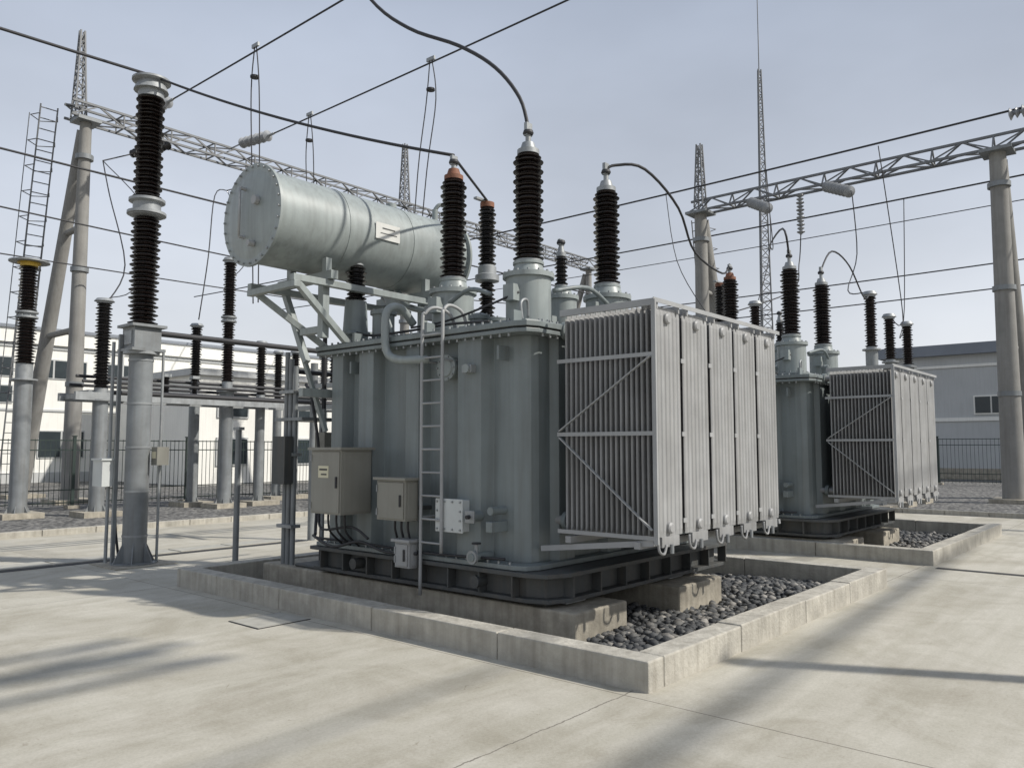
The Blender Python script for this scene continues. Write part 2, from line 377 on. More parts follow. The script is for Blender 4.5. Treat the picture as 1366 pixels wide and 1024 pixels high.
def transformer(ox,cons=True):
    par=empty('power_transformer')
    mb=MB(); X=lambda v:v+ox
    W=5.93
    pts=[(W,7.87)]
    for ya,yb in ((7.5,7.8),(6.95,7.3),(6.2,6.5),(5.3,5.72)): pts+=[(W,yb),(5.79,yb-.05),(5.79,ya+.05),(W,ya)]
    pts+=[(W,5.04),(5.95,4.96),(6.0,4.88),(6.08,4.85)]
    for xa,xb in ((6.25,6.6),(7.1,7.45),(7.95,8.3),(8.8,9.1)): pts+=[(xa,4.85),(xa+.05,4.77),(xb-.05,4.77),(xb,4.85)]
    pts+=[(9.3,4.85),(9.3,7.87)]
    mb.prism([(X(a),b) for a,b in pts],.61,2.80,TANK)
    def cham(x0,x1,y0,y1,c=.18): return [(X(a),b) for a,b in ((x0,y1),(x0,y0+c),(x0+c*.25,y0+c*.3),(x0+c,y0),(x1-c,y0),(x1,y0+c),(x1,y1))]
    mb.prism(cham(5.72,9.4,4.69,7.97),2.80,2.84,TANK)
    mb.prism(cham(5.725,9.395,4.695,7.965),2.842,2.855,BLACK)
    mb.prism(cham(5.71,9.41,4.68,7.98),2.857,2.91,TANK)
    mb.prism(cham(5.9,9.2,4.85,7.8),2.91,2.96,TANK)
    y=4.95
    while y<7.95: mb.cyl((X(5.75),y,2.77),(X(5.75),y,2.94),.014,GALV,n=6); y+=.115
    x=5.98
    while x<9.3: mb.cyl((X(x),4.72,2.77),(X(x),4.72,2.94),.014,GALV,n=6); x+=.115
    mb.prism(cham(5.74,9.36,4.71,7.93),.565,.61,TANK)
    y=4.95
    while y<7.95: mb.cyl((X(5.765),y,.60),(X(5.765),y,.635),.013,GALV,n=6); y+=.14
    for yy in (5.12,7.4):
        mb.box(X(5.78),X(5.95),yy-.015,yy+.015,2.56,2.70,TANK)
    mb.box(X(5.7),X(5.94),5.12,5.2,.9,1.0,TANK); mb.cyl((X(5.72),5.16,1.1),(X(5.94),5.16,1.1),.04,TANK)
    mb.lathe((X(5.94),5.86,2.53),(-1,0,0),[(.12,0),(.12,.11),(.135,.11),(.135,.135),(.10,.135),(.09,.15)],24,CONS)
    bolts_ring(mb,(X(5.805),5.86,2.53),(-1,0,0),.118,10,GALV,r=.01,h=.015)
    mb.box(X(5.72),X(5.80),5.42,5.55,2.45,2.53,GALV)
    mb.cyl((X(5.70),5.48,2.49),(X(5.80),5.48,2.49),.045,CONS)
    mb.build('tank',parent=par,bevel=.006)
    # skid
    mb=MB()
    mb.prism(cham(5.70,9.5,4.42,8.0,.3),.52,.56,DARKST)
    mb.prism(cham(5.84,9.4,4.56,7.9,.25),.32,.52,DARKST)
    mb.prism(cham(5.76,9.5,4.46,8.0,.3),.282,.32,DARKST)
    yy=4.9
    while yy<7.9: mb.box(X(5.73),X(5.84),yy-.01,yy+.01,.32,.52,DARKST); yy+=.42
    xx=6.1
    while xx<9.3: mb.box(X(xx)-.01,X(xx)+.01,4.45,4.56,.32,.52,DARKST); xx+=.45
    for yy in (5.35,7.2):
        mb.cyl((X(5.70),yy,.42),(X(5.86),yy,.42),.06,DARKST)
    for xx,yy in ((6.2,4.5),(8.1,4.5)): mb.box(X(xx)-.15,X(xx)+.15,yy,yy+.3,.26,.281,GALV)
    mb.build('skid_base',parent=par,bevel=.004)
    mb=MB()
    for yy,zz in ((5.32,.66),):
        mb.cyl((X(5.62),yy,zz),(X(5.92),yy,zz),.04,TANK); mb.lathe((X(5.66),yy,zz),(-1,0,0),[(.065,0),(.065,.03)],16,GALV); mb.cyl((X(5.7),yy,zz),(X(5.7),yy,zz+.12),.018,GALV); mb.cyl((X(5.7),yy,zz+.12),(X(5.7),yy,zz+.135),.045,CABLE)
    mb.tube(smoothpts([(X(5.6),7.8,.7),(X(5.5),7.3,.62),(X(5.55),6.9,.70),(X(5.58),6.5,.62),(X(5.65),6.1,.63)]),.016,CABLE)
    mb.tube(smoothpts([(X(5.6),7.7,1.0),(X(5.5),7.5,.8),(X(5.52),7.0,.85),(X(5.5),6.7,.75)]),.014,CABLE)
    mb.tube(smoothpts([(X(5.75),5.0,.66),(X(5.69),6.0,.64),(X(5.69),7.0,.66),(X(5.7),7.9,.66)]),.014,CABLE)
    mb.build('valves_and_cables',parent=par)
    # footings
    mb=MB(); mb.box(X(5.84),X(6.69),4.25,9.2,-.15,.24,FOOT); mb.box(X(7.67),X(8.65),4.22,9.2,-.15,.24,FOOT)
    mb.box(X(5.9),X(6.6),4.62,8.6,.241,.28,DARKST); mb.box(X(7.8),X(8.5),4.62,8.6,.241,.28,DARKST)
    mb.build('footing',parent=par,bevel=.02)
    # radiators
    mb=MB(); xs=6.07; pitch=.55; wd=.505; nf=18; y0=3.57; dy=.055
    for u in range(5):
        xa=X(xs+u*pitch)
        for k in range(nf):
            yc=y0+.012+k*dy+random.uniform(-.002,.002); zt=2.93; zb=.93
            n=7; seg=wd/n; front=[];back=[]
            for i in range(n):
                a=xa+i*seg
                front+=[(a+.004,yc-.002),(a+seg*.24,yc-.0105),(a+seg*.76,yc-.0105),(a+seg-.004,yc-.002)]
                back+=[(a+.004,yc+.002),(a+seg*.24,yc+.0105),(a+seg*.76,yc+.0105),(a+seg-.004,yc+.002)]
            poly=front+back[::-1]; nn=len(poly)
            v=[]
            lv=[(zb,.25),(zb+.05,1),(zt-.05,1),(zt,.25)]
            for z,tk in lv: v+=[(px,yc+(py-yc)*tk,z) for px,py in poly]
            fs=[]
            for l in range(3): fs+=[(l*nn+i,l*nn+(i+1)%nn,(l+1)*nn+(i+1)%nn,(l+1)*nn+i) for i in range(nn)]
            fs+=[tuple(range(nn-1,-1,-1)),tuple(3*nn+i for i in range(nn))]
            mb.add(v,fs,RAD)
            mb.box(xa+.03,xa+wd-.03,yc-.002,yc+.002,zt-.001,zt+.03,RAD)
        xc=xa+wd/2
        for zz in (2.86,1.0):
            mb.cyl((xc,y0-.015,zz),(xc,4.86,zz),.048,RAD,n=14)
            mb.lathe((xc,y0-.03,zz),(0,1,0),[(.035,0),(.05,.012),(.05,.03)],14,RAD)
            mb.lathe((xc,4.66,zz),(0,1,0),[(.09,0),(.09,.05)],16,TANK)
        for dx in (.06,wd-.06):
            mb.box(xa+dx-.012,xa+dx+.012,y0-.02,y0+.12,2.93,3.0,RAD)
        mb.box(xa+.1,xa+wd-.1,y0-.012,y0+.03,.84,.93,RAD)
        mb.cyl((xc,y0-.02,.86),(xc,y0-.02,.78),.02,GALV,n=8)
        mb.tube(smoothpts([(xa+.02,y0-.02,.92),(xa+.02,y0-.03,.82),(xa+.1,y0-.03,.79),(xa+.16,y0-.02,.86)]),.012,RAD)
    mb.build('radiator_bank',parent=par)
    mb=MB(); fx=X(xs)-.03; ye=y0+nf*dy
    for zz in (2.52,1.83,.93): mb.box(fx-.006,fx,y0-.03,ye+.03,zz-.018,zz+.018,FRAME)
    def br(a,b):
        mb.beam((fx-.012,)+a,(fx-.012,)+b,.03,.01,FRAME)
    br((y0+.0,2.50),(ye,1.86)); br((ye,1.80),(y0,1.0))
    mb.box(fx-.005,fx+.02,y0-.05,y0-.01,.88,3.0,FRAME)
    mb.box(X(xs)-.03,X(xs+2.75),y0-.035,y0-.029,2.98,3.02,FRAME)
    mb.box(X(xs)-.03,X(xs)+.0,y0-.028,ye,2.95,3.01,FRAME)
    for u in range(1,5):
        gx=X(xs+u*pitch)-.022
        for zz in (2.5,1.83,1.05): mb.box(gx-.035,gx+.035,y0-.012,y0-.004,zz-.02,zz+.02,FRAME)
    mb.beam((X(xs-.05),y0+.15,.86),(X(xs+2.8),y0+.15,.86),.06,.06,FRAME); mb.beam((X(xs-.05),ye-.1,.86),(X(xs+2.8),ye-.1,.86),.06,.06,FRAME)
    mb.beam((X(xs),y0,.89),(X(xs),4.8,.75),.05,.05,FRAME); mb.beam((X(xs+2.7),y0,.89),(X(xs+2.7),4.8,.75),.05,.05,FRAME)
    mb.build('radiator_frame',parent=par)
    # conservator
    if cons:
        mb=MB(); c0=Vector((X(4.76),7.9,4.30)); R=.53
        mb.lathe(c0,(1,0,0),[(0,-.045),(.25,-.035),(.42,-.015),(.50,.0),(.58,.0),(.58,.035),(R,.035),(R,.97),(R+.006,.97),(R+.006,.985),(R,.985),(R,1.97),(R+.006,1.97),(R+.006,1.985),(R,1.985),(R,2.95),(.58,2.95),(.58,2.985),(.5,2.985),(.3,3.03),(0,3.04)],64,CONS)
        bolts_ring(mb,c0,(-1,0,0),.55,28,GALV,r=.012,h=.02)
        mb.tube([(c0.x-.10,7.98,4.6),(c0.x-.10,7.98,4.05)],.014,FRAME)
        for zz in (4.6,4.05): mb.cyl((c0.x-.10,7.98,zz),(c0.x,7.98,zz),.02,FRAME,n=10)
        mb.cyl((c0.x-.04,7.72,4.42),(c0.x-.09,7.72,4.42),.05,FRAME); mb.cyl((c0.x-.03,7.8,3.95),(c0.x-.1,7.8,3.95),.035,FRAME)
        mb.box(X(6.1),X(6.48),7.9-R-.012,7.9-R-.006,4.22,4.42,LBLW); mb.box(X(6.2),X(6.4),7.9-R-.015,7.9-R-.0125,4.35,4.365,TXT); mb.box(X(6.17),X(6.43),7.9-R-.015,7.9-R-.0125,4.29,4.30,TXT)
        mb.cyl((X(6.8),7.9,4.81),(X(6.8),7.9,4.9),.07,CONS); mb.cyl((X(7.5),7.8,4.8),(X(7.5),7.8,4.97),.04,CONS); mb.tube(smoothpts([(X(7.5),7.8,4.97),(X(7.55),7.75,5.04),(X(7.7),7.7,5.0),(X(7.72),7.7,4.9)]),.03,CONS)
        mb.build('conservator',parent=par)
        mb=MB()
        for xx in (5.5,7.05):
            mb.box(X(xx)-.05,X(xx)+.05,7.35,8.42,3.62,3.72,CONS)
            for yy in (7.5,8.2):
                mb.box(X(xx)-.04,X(xx)+.04,yy-.04,yy+.04,3.72,3.88,CONS)
            mb.box(X(xx)-.045,X(xx)+.045,7.5,7.6,2.96,3.62,CONS)
            mb.beam((X(xx),8.35,3.62),(X(xx),7.85,2.7),.07,.07,CONS)
            mb.box(X(xx)-.04,X(xx)+.04,7.6,7.95,3.02,3.1,CONS)
        for yy in (7.45,8.3):
            mb.box(X(5.0),X(7.5),yy-.04,yy+.04,3.54,3.615,CONS)
            mb.beam((X(5.05),yy,3.54),(X(5.85),min(yy,7.85),2.85),.07,.07,CONS)
        mb.box(X(5.0),X(5.08),7.4,8.35,3.47,3.54,CONS)
        mb.beam((X(5.5),8.3,3.5),(X(5.82),7.9,1.9),.05,.05,CONS)
        mb.box(X(5.45),X(5.9),7.85,7.93,2.3,2.4,CONS)
        mb.build('conservator_bracket',parent=par,bevel=.004)
    # piping
    mb=MB()
    mb.tube(smoothpts([(X(6.1),6.68,3.1),(X(5.9),6.68,3.26),(X(5.70),6.67,3.2),(X(5.66),6.65,2.9),(X(5.66),6.6,2.72),(X(5.66),6.42,2.64),(X(5.66),6.1,2.62),(X(5.72),6.04,2.62)]),.045,CONS,n=12)
    if cons:
        mb.tube(smoothpts([(X(6.9),7.9,3.8),(X(6.9),7.7,3.55),(X(6.8),7.2,3.4),(X(6.8),6.8,3.3),(X(6.8),6.5,3.0)]),.04,TANK,n=12)
    mb.box(X(6.7),X(6.9),6.95,7.15,3.27,3.45,GALV)
    mb.cyl((X(6.8),7.05,2.96),(X(6.8),7.05,3.27),.04,TANK)
    mb.tube(smoothpts([(X(5.8),7.5,3.05),(X(6.5),7.5,3.08),(X(7.5),7.4,3.08),(X(8.8),7.4,3.05)]),.03,TANK,n=10)
    mb.tube(smoothpts([(X(6.1),5.5,3.3),(X(6.15),5.85,3.4),(X(6.2),6.2,3.3)]),.025,TANK)
    mb.tube(smoothpts([(X(6.6),5.05,3.35),(X(7.1),4.98,3.45),(X(7.6),5.05,3.35)]),.025,TANK)
    mb.tube(smoothpts([(X(6.0),6.9,2.96),(X(5.98),7.0,3.2),(X(6.05),7.2,3.25),(X(6.2),7.35,3.0)]),.025,TANK)
    for (a,b,h,r) in ((6.1,7.2,.35,.13),(7.2,6.4,.3,.2),(6.3,5.85,.18,.1),(7.1,5.75,.25,.12),(7.3,7.0,.5,.09),(8.6,4.98,.25,.1),(7.15,4.95,.2,.07)):
        mb.lathe((X(a),b,2.95),(0,0,1),[(r,0),(r,h-.04),(r*1.2,h-.04),(r*1.2,h),(r*.5,h+.03),(0,h+.03)],20,TANK)
        bolts_ring(mb,(X(a),b,2.95+h),(0,0,1),r*1.1,8,GALV,r=.01)
    for a,b in ((6.1,7.2),(7.3,7.0)): mb.tube([(X(a)-.12,b-.1,3.45),(X(a)+.1,b+.1,3.45)],.012,GALV)
    mb.tube(smoothpts([(X(5.95),4.95,2.95),(X(5.93),4.95,3.12),(X(6.05),4.97,3.16),(X(6.1),5.0,3.0)]),.015,GALV)
    mb.tube(smoothpts([(X(5.85),5.3,2.96),(X(5.9),5.9,3.0),(X(5.86),6.5,2.98),(X(5.9),7.2,3.0),(X(5.95),7.6,3.1)]),.014,CABLE)
    mb.tube(smoothpts([(X(6.2),5.2,3.3),(X(6.0),5.5,3.15),(X(5.95),6.0,3.05),(X(5.9),6.5,3.02)]),.012,CABLE)
    for yy in (4.9,6.1,7.3): mb.box(X(5.74),X(5.86),yy-.02,yy+.02,2.91,3.02,TANK)
    mb.build('piping',parent=par)
    # ladder
    mb=MB(); lx=5.66
    mb.tube(smoothpts([(X(lx),6.06,.22),(X(lx),6.06,1.6),(X(lx),6.06,2.95),(X(lx+.02),6.04,3.1),(X(lx+.12),6.0,3.17),(X(lx+.3),5.96,3.12),(X(lx+.38),5.95,2.96)]),.018,FRAME,n=10)
    mb.tube(smoothpts([(X(lx),5.76,.66),(X(lx),5.76,1.6),(X(lx),5.76,2.95),(X(lx+.02),5.77,3.1),(X(lx+.12),5.78,3.17),(X(lx+.3),5.78,3.12),(X(lx+.38),5.78,2.96)]),.018,FRAME,n=10)
    z=.75
    while z<2.95: mb.cyl((X(lx),6.06,z),(X(lx),5.76,z),.011,FRAME,n=8); z+=.235
    for zz in (1.0,2.6):
        for yy in (6.06,5.76): mb.cyl((X(lx),yy,zz),(X(5.94),yy,zz),.012,FRAME,n=8)
    mb.build('ladder',parent=par)
    def cabinet(nm,x0,x1,y0,y1,z0,z1,m,label,cables=True):
        mb=MB(); mb.box(X(x0),X(x1),y0,y1,z0,z1,m)
        mb.box(X(x0)-.014,X(x0)-.001,y0+.02,y1-.02,z0+.02,z1-.02,m)
        mb.box(X(x0)+.03,X(x1)-.02,y0-.008,y0-.001,z0+.02,z1-.02,m)
        mb.box(X(x0)-.035,X(x1)+.03,y0-.03,y1+.03,z1+.001,z1+.03,m)
        mb.box(X(x0)-.03,X(x0)-.015,y0+.05,y0+.07,(z0+z1)/2-.06,(z0+z1)/2+.06,CABLE)
        mb.cyl((X(x0)-.02,y1-.02,z0+.05),(X(x0)-.02,y1-.02,z0+.12),.008,GALV,n=8); mb.cyl((X(x0)-.02,y1-.02,z1-.12),(X(x0)-.02,y1-.02,z1-.05),.008,GALV,n=8)
        if label:
            mb.box(X(x0)-.018,X(x0)-.0145,y1-.33,y1-.15,z1-.3,z1-.17,LBL)
            mb.box(X(x0)-.020,X(x0)-.0185,y1-.31,y1-.17,z1-.22,z1-.20,TXT); mb.box(X(x0)-.020,X(x0)-.0185,y1-.3,y1-.2,z1-.27,z1-.255,TXT)
        mb.box(X(x1),X(5.93),y0+.06,y0+.1,z0+.1,z0+.14,DARKST); mb.box(X(x1),X(5.93),y1-.1,y1-.06,z1-.14,z1-.1,DARKST)
        if cables:
            for k in range(3):
                yy=y0+.12+k*(y1-y0-.24)/2; mb.tube(smoothpts([(X(x0+.15),yy,z0),(X(x0+.15),yy,z0-.1),(X(x0+.2),yy+.02,z0-.22),(X(5.72),yy+.05,.62)]),.012,CABLE)
        mb.build(nm,parent=par,bevel=.006)
    cabinet('control_cabinet',5.33,5.74,6.95,7.48,.99,1.68,CAB,True)
    cabinet('terminal_box',5.5,5.68,6.12,6.56,.96,1.37,CAB,False)
    cabinet('small_terminal_box',5.58,5.7,6.14,6.36,.48,.74,FRAME,False,False)
    mb=MB(); mb.box(X(5.70),X(5.80),5.5,5.86,.88,1.19,WHITEB); mb.box(X(5.68),X(5.699),5.49,5.87,.87,1.20,WHITEB); mb.box(X(5.8),X(5.94),5.55,5.8,.93,1.14,TANK)
    for i in range(4):
        for j in range(4):
            if i in(0,3) or j in (0,3): mb.cyl((X(5.68),5.52+i*.107,.90+j*.09),(X(5.668),5.52+i*.107,.90+j*.09),.011,GALV,n=6)
    mb.cyl((X(5.66),5.36,1.04),(X(5.8),5.36,1.04),.05,TANK); mb.box(X(5.64),X(5.66),5.3,5.42,.98,1.1,GALV); mb.cyl((X(5.6),5.36,1.04),(X(5.64),5.36,1.04),.02,CABLE)
    mb.build('valve_cover',parent=par,bevel=.008)
    bushing('hv_bushing',par,X(6.45),5.28,2.96,3.66,4.83,.165,.24,GALV,.22)
    bushing('hv_bushing',par,X(6.45),6.4,2.96,3.63,4.80,.155,.24,RUST,.16)
    bushing('hv_bushing',par,X(7.85),5.22,2.96,3.62,4.76,.16,.25,GALV,.22)
    bushing('neutral_bushing',par,X(8.25),6.2,2.96,3.8,4.2,.09,.2,GALV,.1,im=BLACKP)
    mb=MB(); x,y=X(8.14),7.41
    mb.cyl((x,y,2.96),(x,y,3.5),.12,TANK); mb.insul((x,y,3.5),(0,0,1),.5,.12,BLACKP,n=18); mb.lathe((x,y,4.0),(0,0,1),[(.1,0),(.17,.02),(.17,.1),(.13,.12),(.13,.22),(.1,.25)],20,GALV)
    mb.insul((x,y,4.25),(0,0,1),.82,.13,BLACKP,n=18); mb.cyl((x,y,5.07),(x,y,5.14),.1,RUST); mb.box(x-.25,x+.05,y-.03,y+.03,5.14,5.17,GALV)
    mb.build('medium_voltage_bushing',parent=par)
    mb=MB(); x,y=X(6.02),7.62
    mb.cyl((x,y,2.96),(x,y,3.46),.16,TANK,r1=.13); mb.insul((x,y,3.48),(0,0,1),.42,.13,BLACKP,n=20,pitch=.055); mb.cyl((x,y,3.9),(x,y,3.96),.09,GALV); mb.cyl((x,y,3.96),(x,y,4.02),.03,GALV)
    mb.build('low_voltage_bushing',parent=par)
    return par
transformer(0); transformer(7.25,False)

# ---------------------------------------------------------------- yard insulator posts
def post(x,y,zc,rc,segs,capz=.1,im=BLACKP,n=16,capm=GALV,base=True,headbox=None):
    mb=MB()
    mb.cyl((x,y,0),(x,y,zc),rc,GALV2,n=24)
    mb.cyl((x,y,0),(x,y,.03),rc*1.9,GALV2,n=20)
    for i in range(6):
        a=i*math.pi/3; d=Vector((math.cos(a),math.sin(a),0)); q=Vector((-math.sin(a),math.cos(a),0))*.008
        p=Vector((x,y,.03)); vs=[p+d*rc*.9-q,p+d*rc*1.8-q,p+d*rc*.9-q+Vector((0,0,.32)),p+d*rc*.9+q,p+d*rc*1.8+q,p+d*rc*.9+q+Vector((0,0,.32))]
        mb.add(vs,[(0,1,2),(5,4,3),(0,3,4,1),(1,4,5,2),(2,5,3,0)],GALV2)
    mb.box(x-.45,x+.45,y-.45,y+.45,-.02,.012 if not base else .16,FOOT)
    mb.cyl((x,y,zc),(x,y,zc+.04),rc*1.5,GALV,n=20)
    z=zc+.04
    if headbox:
        h=headbox; mb.box(x-.2,x+.2,y-.2,y+.2,z+.04,z+h-.04,GALV2); mb.box(x-.26,x+.26,y-.26,y+.26,z+h-.04,z+h,GALV2); mb.box(x-.25,x+.25,y-.25,y+.25,z,z+.04,GALV2)
        mb.box(x-.215,x-.2,y-.12,y+.12,z+.1,z+h-.1,GALV)
    last=None
    for (a,b,r) in segs:
        if last is None and not headbox: mb.cyl((x,y,z-.01),(x,y,a),r*.8,GALV,n=16)
        if last is not None:
            mb.lathe((x,y,last),(0,0,1),[(r*.8,0),(r*1.15,.02),(r*1.15,.06),(r*.8,.08),(r*.8,a-last-.08),(r*1.15,a-last-.06),(r*1.15,a-last-.02),(r*.8,a-last)],18,GALV)
            bolts_ring(mb,(x,y,last+.06),(0,0,1),r*1.0,8,GALV,r=.015,h=.03)
        mb.insul((x,y,a),(0,0,1),b-a,r,im,n=n,pitch=.075 if n<20 else .062,core=.6); last=b
    r=segs[-1][2]
    mb.cyl((x,y,last),(x,y,last+capz*.4),r*.9,capm,n=18); mb.cyl((x,y,last+capz*.4),(x,y,last+capz),r*1.2,capm,r1=r*.9,n=18)
    return mb
mb=post(5.46,12.0,3.10,.17,[(3.56,5.2,.215),(5.5,7.08,.21)],.27,BROWN,n=26,base=False,headbox=.40)
mb.lathe((5.46,12,5.22),(0,0,1),[(.2,0),(.28,.02),(.28,.06),(.2,.08),(.2,.2),(.26,.22),(.26,.26),(.18,.28)],24,GALV)
mb.lathe((5.46,12,7.32),(0,0,1),[(.2,0),(.28,.02),(.28,.05),(.12,.09)],24,GALV)
mb.box(5.2,5.25,12.15,12.2,0,3.4,GALV2) ; mb.cyl((5.2,12.35,0),(5.2,12.35,3.3),.025,GALV,n=10)
mb.cyl((5.75,11.9,0),(5.75,11.9,3.2),.02,GALV,n=10)
mb.box(5.05,5.25,12.22,12.55,1.14,1.52,WHITEB); mb.box(5.03,5.27,12.2,12.57,1.52,1.55,WHITEB)
mb.box(5.62,5.8,11.72,11.9,1.45,1.72,CAB); mb.box(5.61,5.619,11.75,11.87,1.55,1.65,LBL)
for i in range(5): mb.cyl((5.46,12,.4+i*.65),(5.46,12,.43+i*.65),.178,GALV,n=20)
mb.tube(smoothpts([(5.3,12.3,1.15),(5.3,12.3,.6),(5.35,12.25,.05)]),.02,CABLE)
mb.build('current_transformer')

mb=post(8.45,20.71,2.87,.18,[(3.2,5.33,.2)],.12); mb.build('post_insulator')
mb=post(7.0,21.6,3.34,.2,[(3.75,4.85,.24),(5.05,6.15,.22)],.18,BROWN,capm=YEL); mb.cyl((7.0,21.6,6.25),(7,21.6,6.28),.45,GALV,n=20); mb.build('surge_arrester')
mb=post(12.05,21.04,3.3,.19,[(3.6,5.3,.19),(5.5,7.05,.19)],.15,BROWN); mb.build('current_transformer')
mb=post(11.75,22.3,3.2,.15,[(3.4,5.25,.17)],.12); mb.build('post_insulator')
for (x,y,t) in ((15.0,23.0,4.8),(15.8,23.2,4.9),(13.3,21.3,4.8),(17.2,23.5,5.2),(18.3,22.0,5.2)):
    mb=post(x,y,3.1,.14,[(3.3,t,.16)],.12); mb.build('post_insulator')
for (x,y,z0,z1) in ((23.2,6.7,4.5,5.9),(25,6.7,4.3,5.5),(26.9,6.7,4.3,5.5),(21.5,9.3,4.2,5.7),(22.5,11,4.2,5.6)):
    mb=post(x,y,z0-.1,.16,[(z0,z1,.17)],.15,BROWN); mb.build('post_insulator')

mb=MB()
for yy in (20.6,21.6): mb.box(7.8,19,yy-.06,yy+.06,2.88,3.08,GALV)
x=7.9
while x<19: mb.box(x,x+.08,20.66,21.54,2.92,3.04,GALV); x+=1.4
for xx in (8.45,11.0,13.3,16):
    mb.box(xx-.3,xx+.3,20.7,21.5,3.082,3.14,GALV)
for yy,zz in ((20.7,3.35),(21.1,3.5),(21.5,3.3)): mb.cyl((8,yy,zz),(18.5,yy,zz),.04,CABLE,n=10)
for xx in (9.5,10.2,11.0,14.2,15.3,16.3):
    mb.insul((xx,20.9,3.1),(0,0,1),.5,.1,BLACKP,n=12); mb.box(xx-.1,xx+.1,20.8,21.0,3.6,3.68,GALV)
for xx in (16,18.8):
    mb.cyl((xx,21.1,0),(xx,21.1,2.88),.14,GALV2)
mb.build('disconnector_platform')
mb=MB(); mb.cyl((5.7,12,3.45),(13,12,3.45),.045,CABLE,n=10); mb.cyl((5.3,12.6,2.55),(13,12.6,2.55),.035,CABLE,n=10); mb.cyl((5.8,13.1,2.6),(13,13.1,2.6),.035,CABLE,n=10)
for xx in (9.0,12.9):
    mb.cyl((xx,12.6,0),(xx,12.6,3.3),.07,GALV2); mb.box(xx-.05,xx+.05,11.8,13.3,2.42,2.5,GALV); mb.insul((xx,12.0,2.9),(0,0,1),.5,.09,BLACKP,n=14); mb.box(xx-.05,xx+.05,11.9,12.65,2.82,2.9,GALV)
mb.build('busbar_support')
mb=MB()
mb.cyl((5.94,10.03,0),(5.94,10.03,1.95),.04,GALV2,n=12); mb.box(5.9,5.98,9.95,10.11,1.95,1.99,GALV)
for dy_ in (0,.1,.19): mb.cyl((5.95,8.72+dy_,-.1),(5.95,8.72+dy_,2.75+dy_),.032,GALV2,n=12)
mb.cyl((6.3,8.6,0),(6.3,8.6,3.2),.03,CABLE,n=10)
for zz in (.7,1.6,2.4): mb.box(5.88,6.02,8.66,8.98,zz,zz+.04,GALV)
mb.box(5.78,5.9,8.68,8.95,1.25,1.85,DARKST)
mb.cyl((5.95,8.9,2.7),(8.5,9.0,2.7),.03,CABLE); mb.cyl((5.95,8.72,2.4),(8.5,8.9,2.4),.03,CABLE)
mb.box(5.9,6.5,8.5,9.1,2.05,2.09,GALV2)
for i,(xx,yy) in enumerate(((6.2,8.45),(6.5,8.6),(6.9,8.9))):
    mb.cyl((xx,yy,-.1),(xx,yy,2.2+i*.3),.025,CABLE if i%2 else GALV2,n=10)
mb.tube(smoothpts([(5.95,8.5,2.5),(5.9,8.3,2.3),(5.95,8.2,1.6),(5.85,8.1,.8),(5.7,7.9,.7)]),.02,CABLE)
mb.box(6.1,6.35,8.3,8.5,1.5,1.9,CAB)
mb.build('conduit_rack')

# ---------------------------------------------------------------- gantries
def aframe(mb,x,y,dx,dy,zt,r0=.26,r1=.17,pl=.35):
    mb.cyl((x,y,0),(x,y,zt),r0,POLEC,r1=r1,n=20)
    mb.cyl((x+dx,y+dy,0),(x+dx*.05,y+dy*.05,zt-.2),r0,POLEC,r1=r1,n=20)
    for u in (.45,.72): mb.cyl((x,y,zt*u),(x+dx*(1-u*.97),y+dy*(1-u*.97),zt*u),.1,POLEC,n=12)
    for u in (.3,.6,.9): mb.cyl((x,y,zt*u),(x,y,zt*u+.15),r0*1.0,GALV2,n=20)
    mb.box(x-pl,x+pl,y-pl,y+pl,zt,zt+.1,GALV2)
    mb.box(x-.6,x+.6,y-.6,y+.6,-.02,.16,FOOT); mb.box(x+dx-.6,x+dx+.6,y+dy-.6,y+dy+.6,-.02,.16,FOOT)
mb=MB()
for gx in (9.9,23.4,37.5): aframe(mb,gx,26.2,0,4.2,11.95)
lattice(mb,(9.4,26.3,12.3),(38,26.3,12.3),.6,.45,36,LATM,.07,.04)
mast(mb,9.75,26.4,12.1,15.0,.4,.14,8,LATM,.045,.028); mast(mb,23.4,26.3,12.5,15.3,.4,.16,7,LATM,.05,.03)
ladder(mb,(9.2,29.5,.3),(9.2,27.3,12.6),(1,0,0),.5,LATM,.025,.33)
for i in range(12):
    z=3.5+i*.8; yy=29.5-2.2*(z/12.3)
    mb.tube([(8.95,yy,z),(8.8,yy+.4,z),(9.2,yy+.75,z),(9.6,yy+.4,z),(9.45,yy,z)],.016,LATM,n=6)
for o in (-.4,0,.4): mb.cyl((9.2+o,29.5-.63+.4+.35*(o==0),3.5),(9.2+o,27.4+.4+.35*(o==0),12.4),.014,LATM,n=6)
mb.build('portal_gantry')
mb=MB()
aframe(mb,28.72,4.3,3.2,0,11.0,.33,.24,.45); aframe(mb,28.72,14.6,3.2,0,11.0,.33,.24,.45); aframe(mb,28.72,-8,3.2,0,11.0,.33,.24,.45)
lattice(mb,(28.72,-8,11.35),(28.72,15.0,11.35),.6,.5,26,LATM,.08,.045,tri=True)
mast(mb,28.72,14.6,11.3,13.9,.42,.2,7,LATM,.05,.03)
ladder(mb,(30.8,15.0,.3),(29.2,15.0,11),(0,1,0),.5,LATM,.025,.33)
for i in range(10):
    z=3.5+i*.8; xx=30.8-1.6*(z/11)+.3; mb.tube([(xx,14.75,z),(xx+.5,14.6,z),(xx+.7,15,z),(xx+.5,15.4,z),(xx,15.25,z)],.016,LATM,n=6)
mb.build('portal_gantry')
mb=MB(); mast(mb,58,24.3,0,31,1.2,.24,46,LATM,.09,.045,spike=9,legs=3); mb.build('lattice_mast')

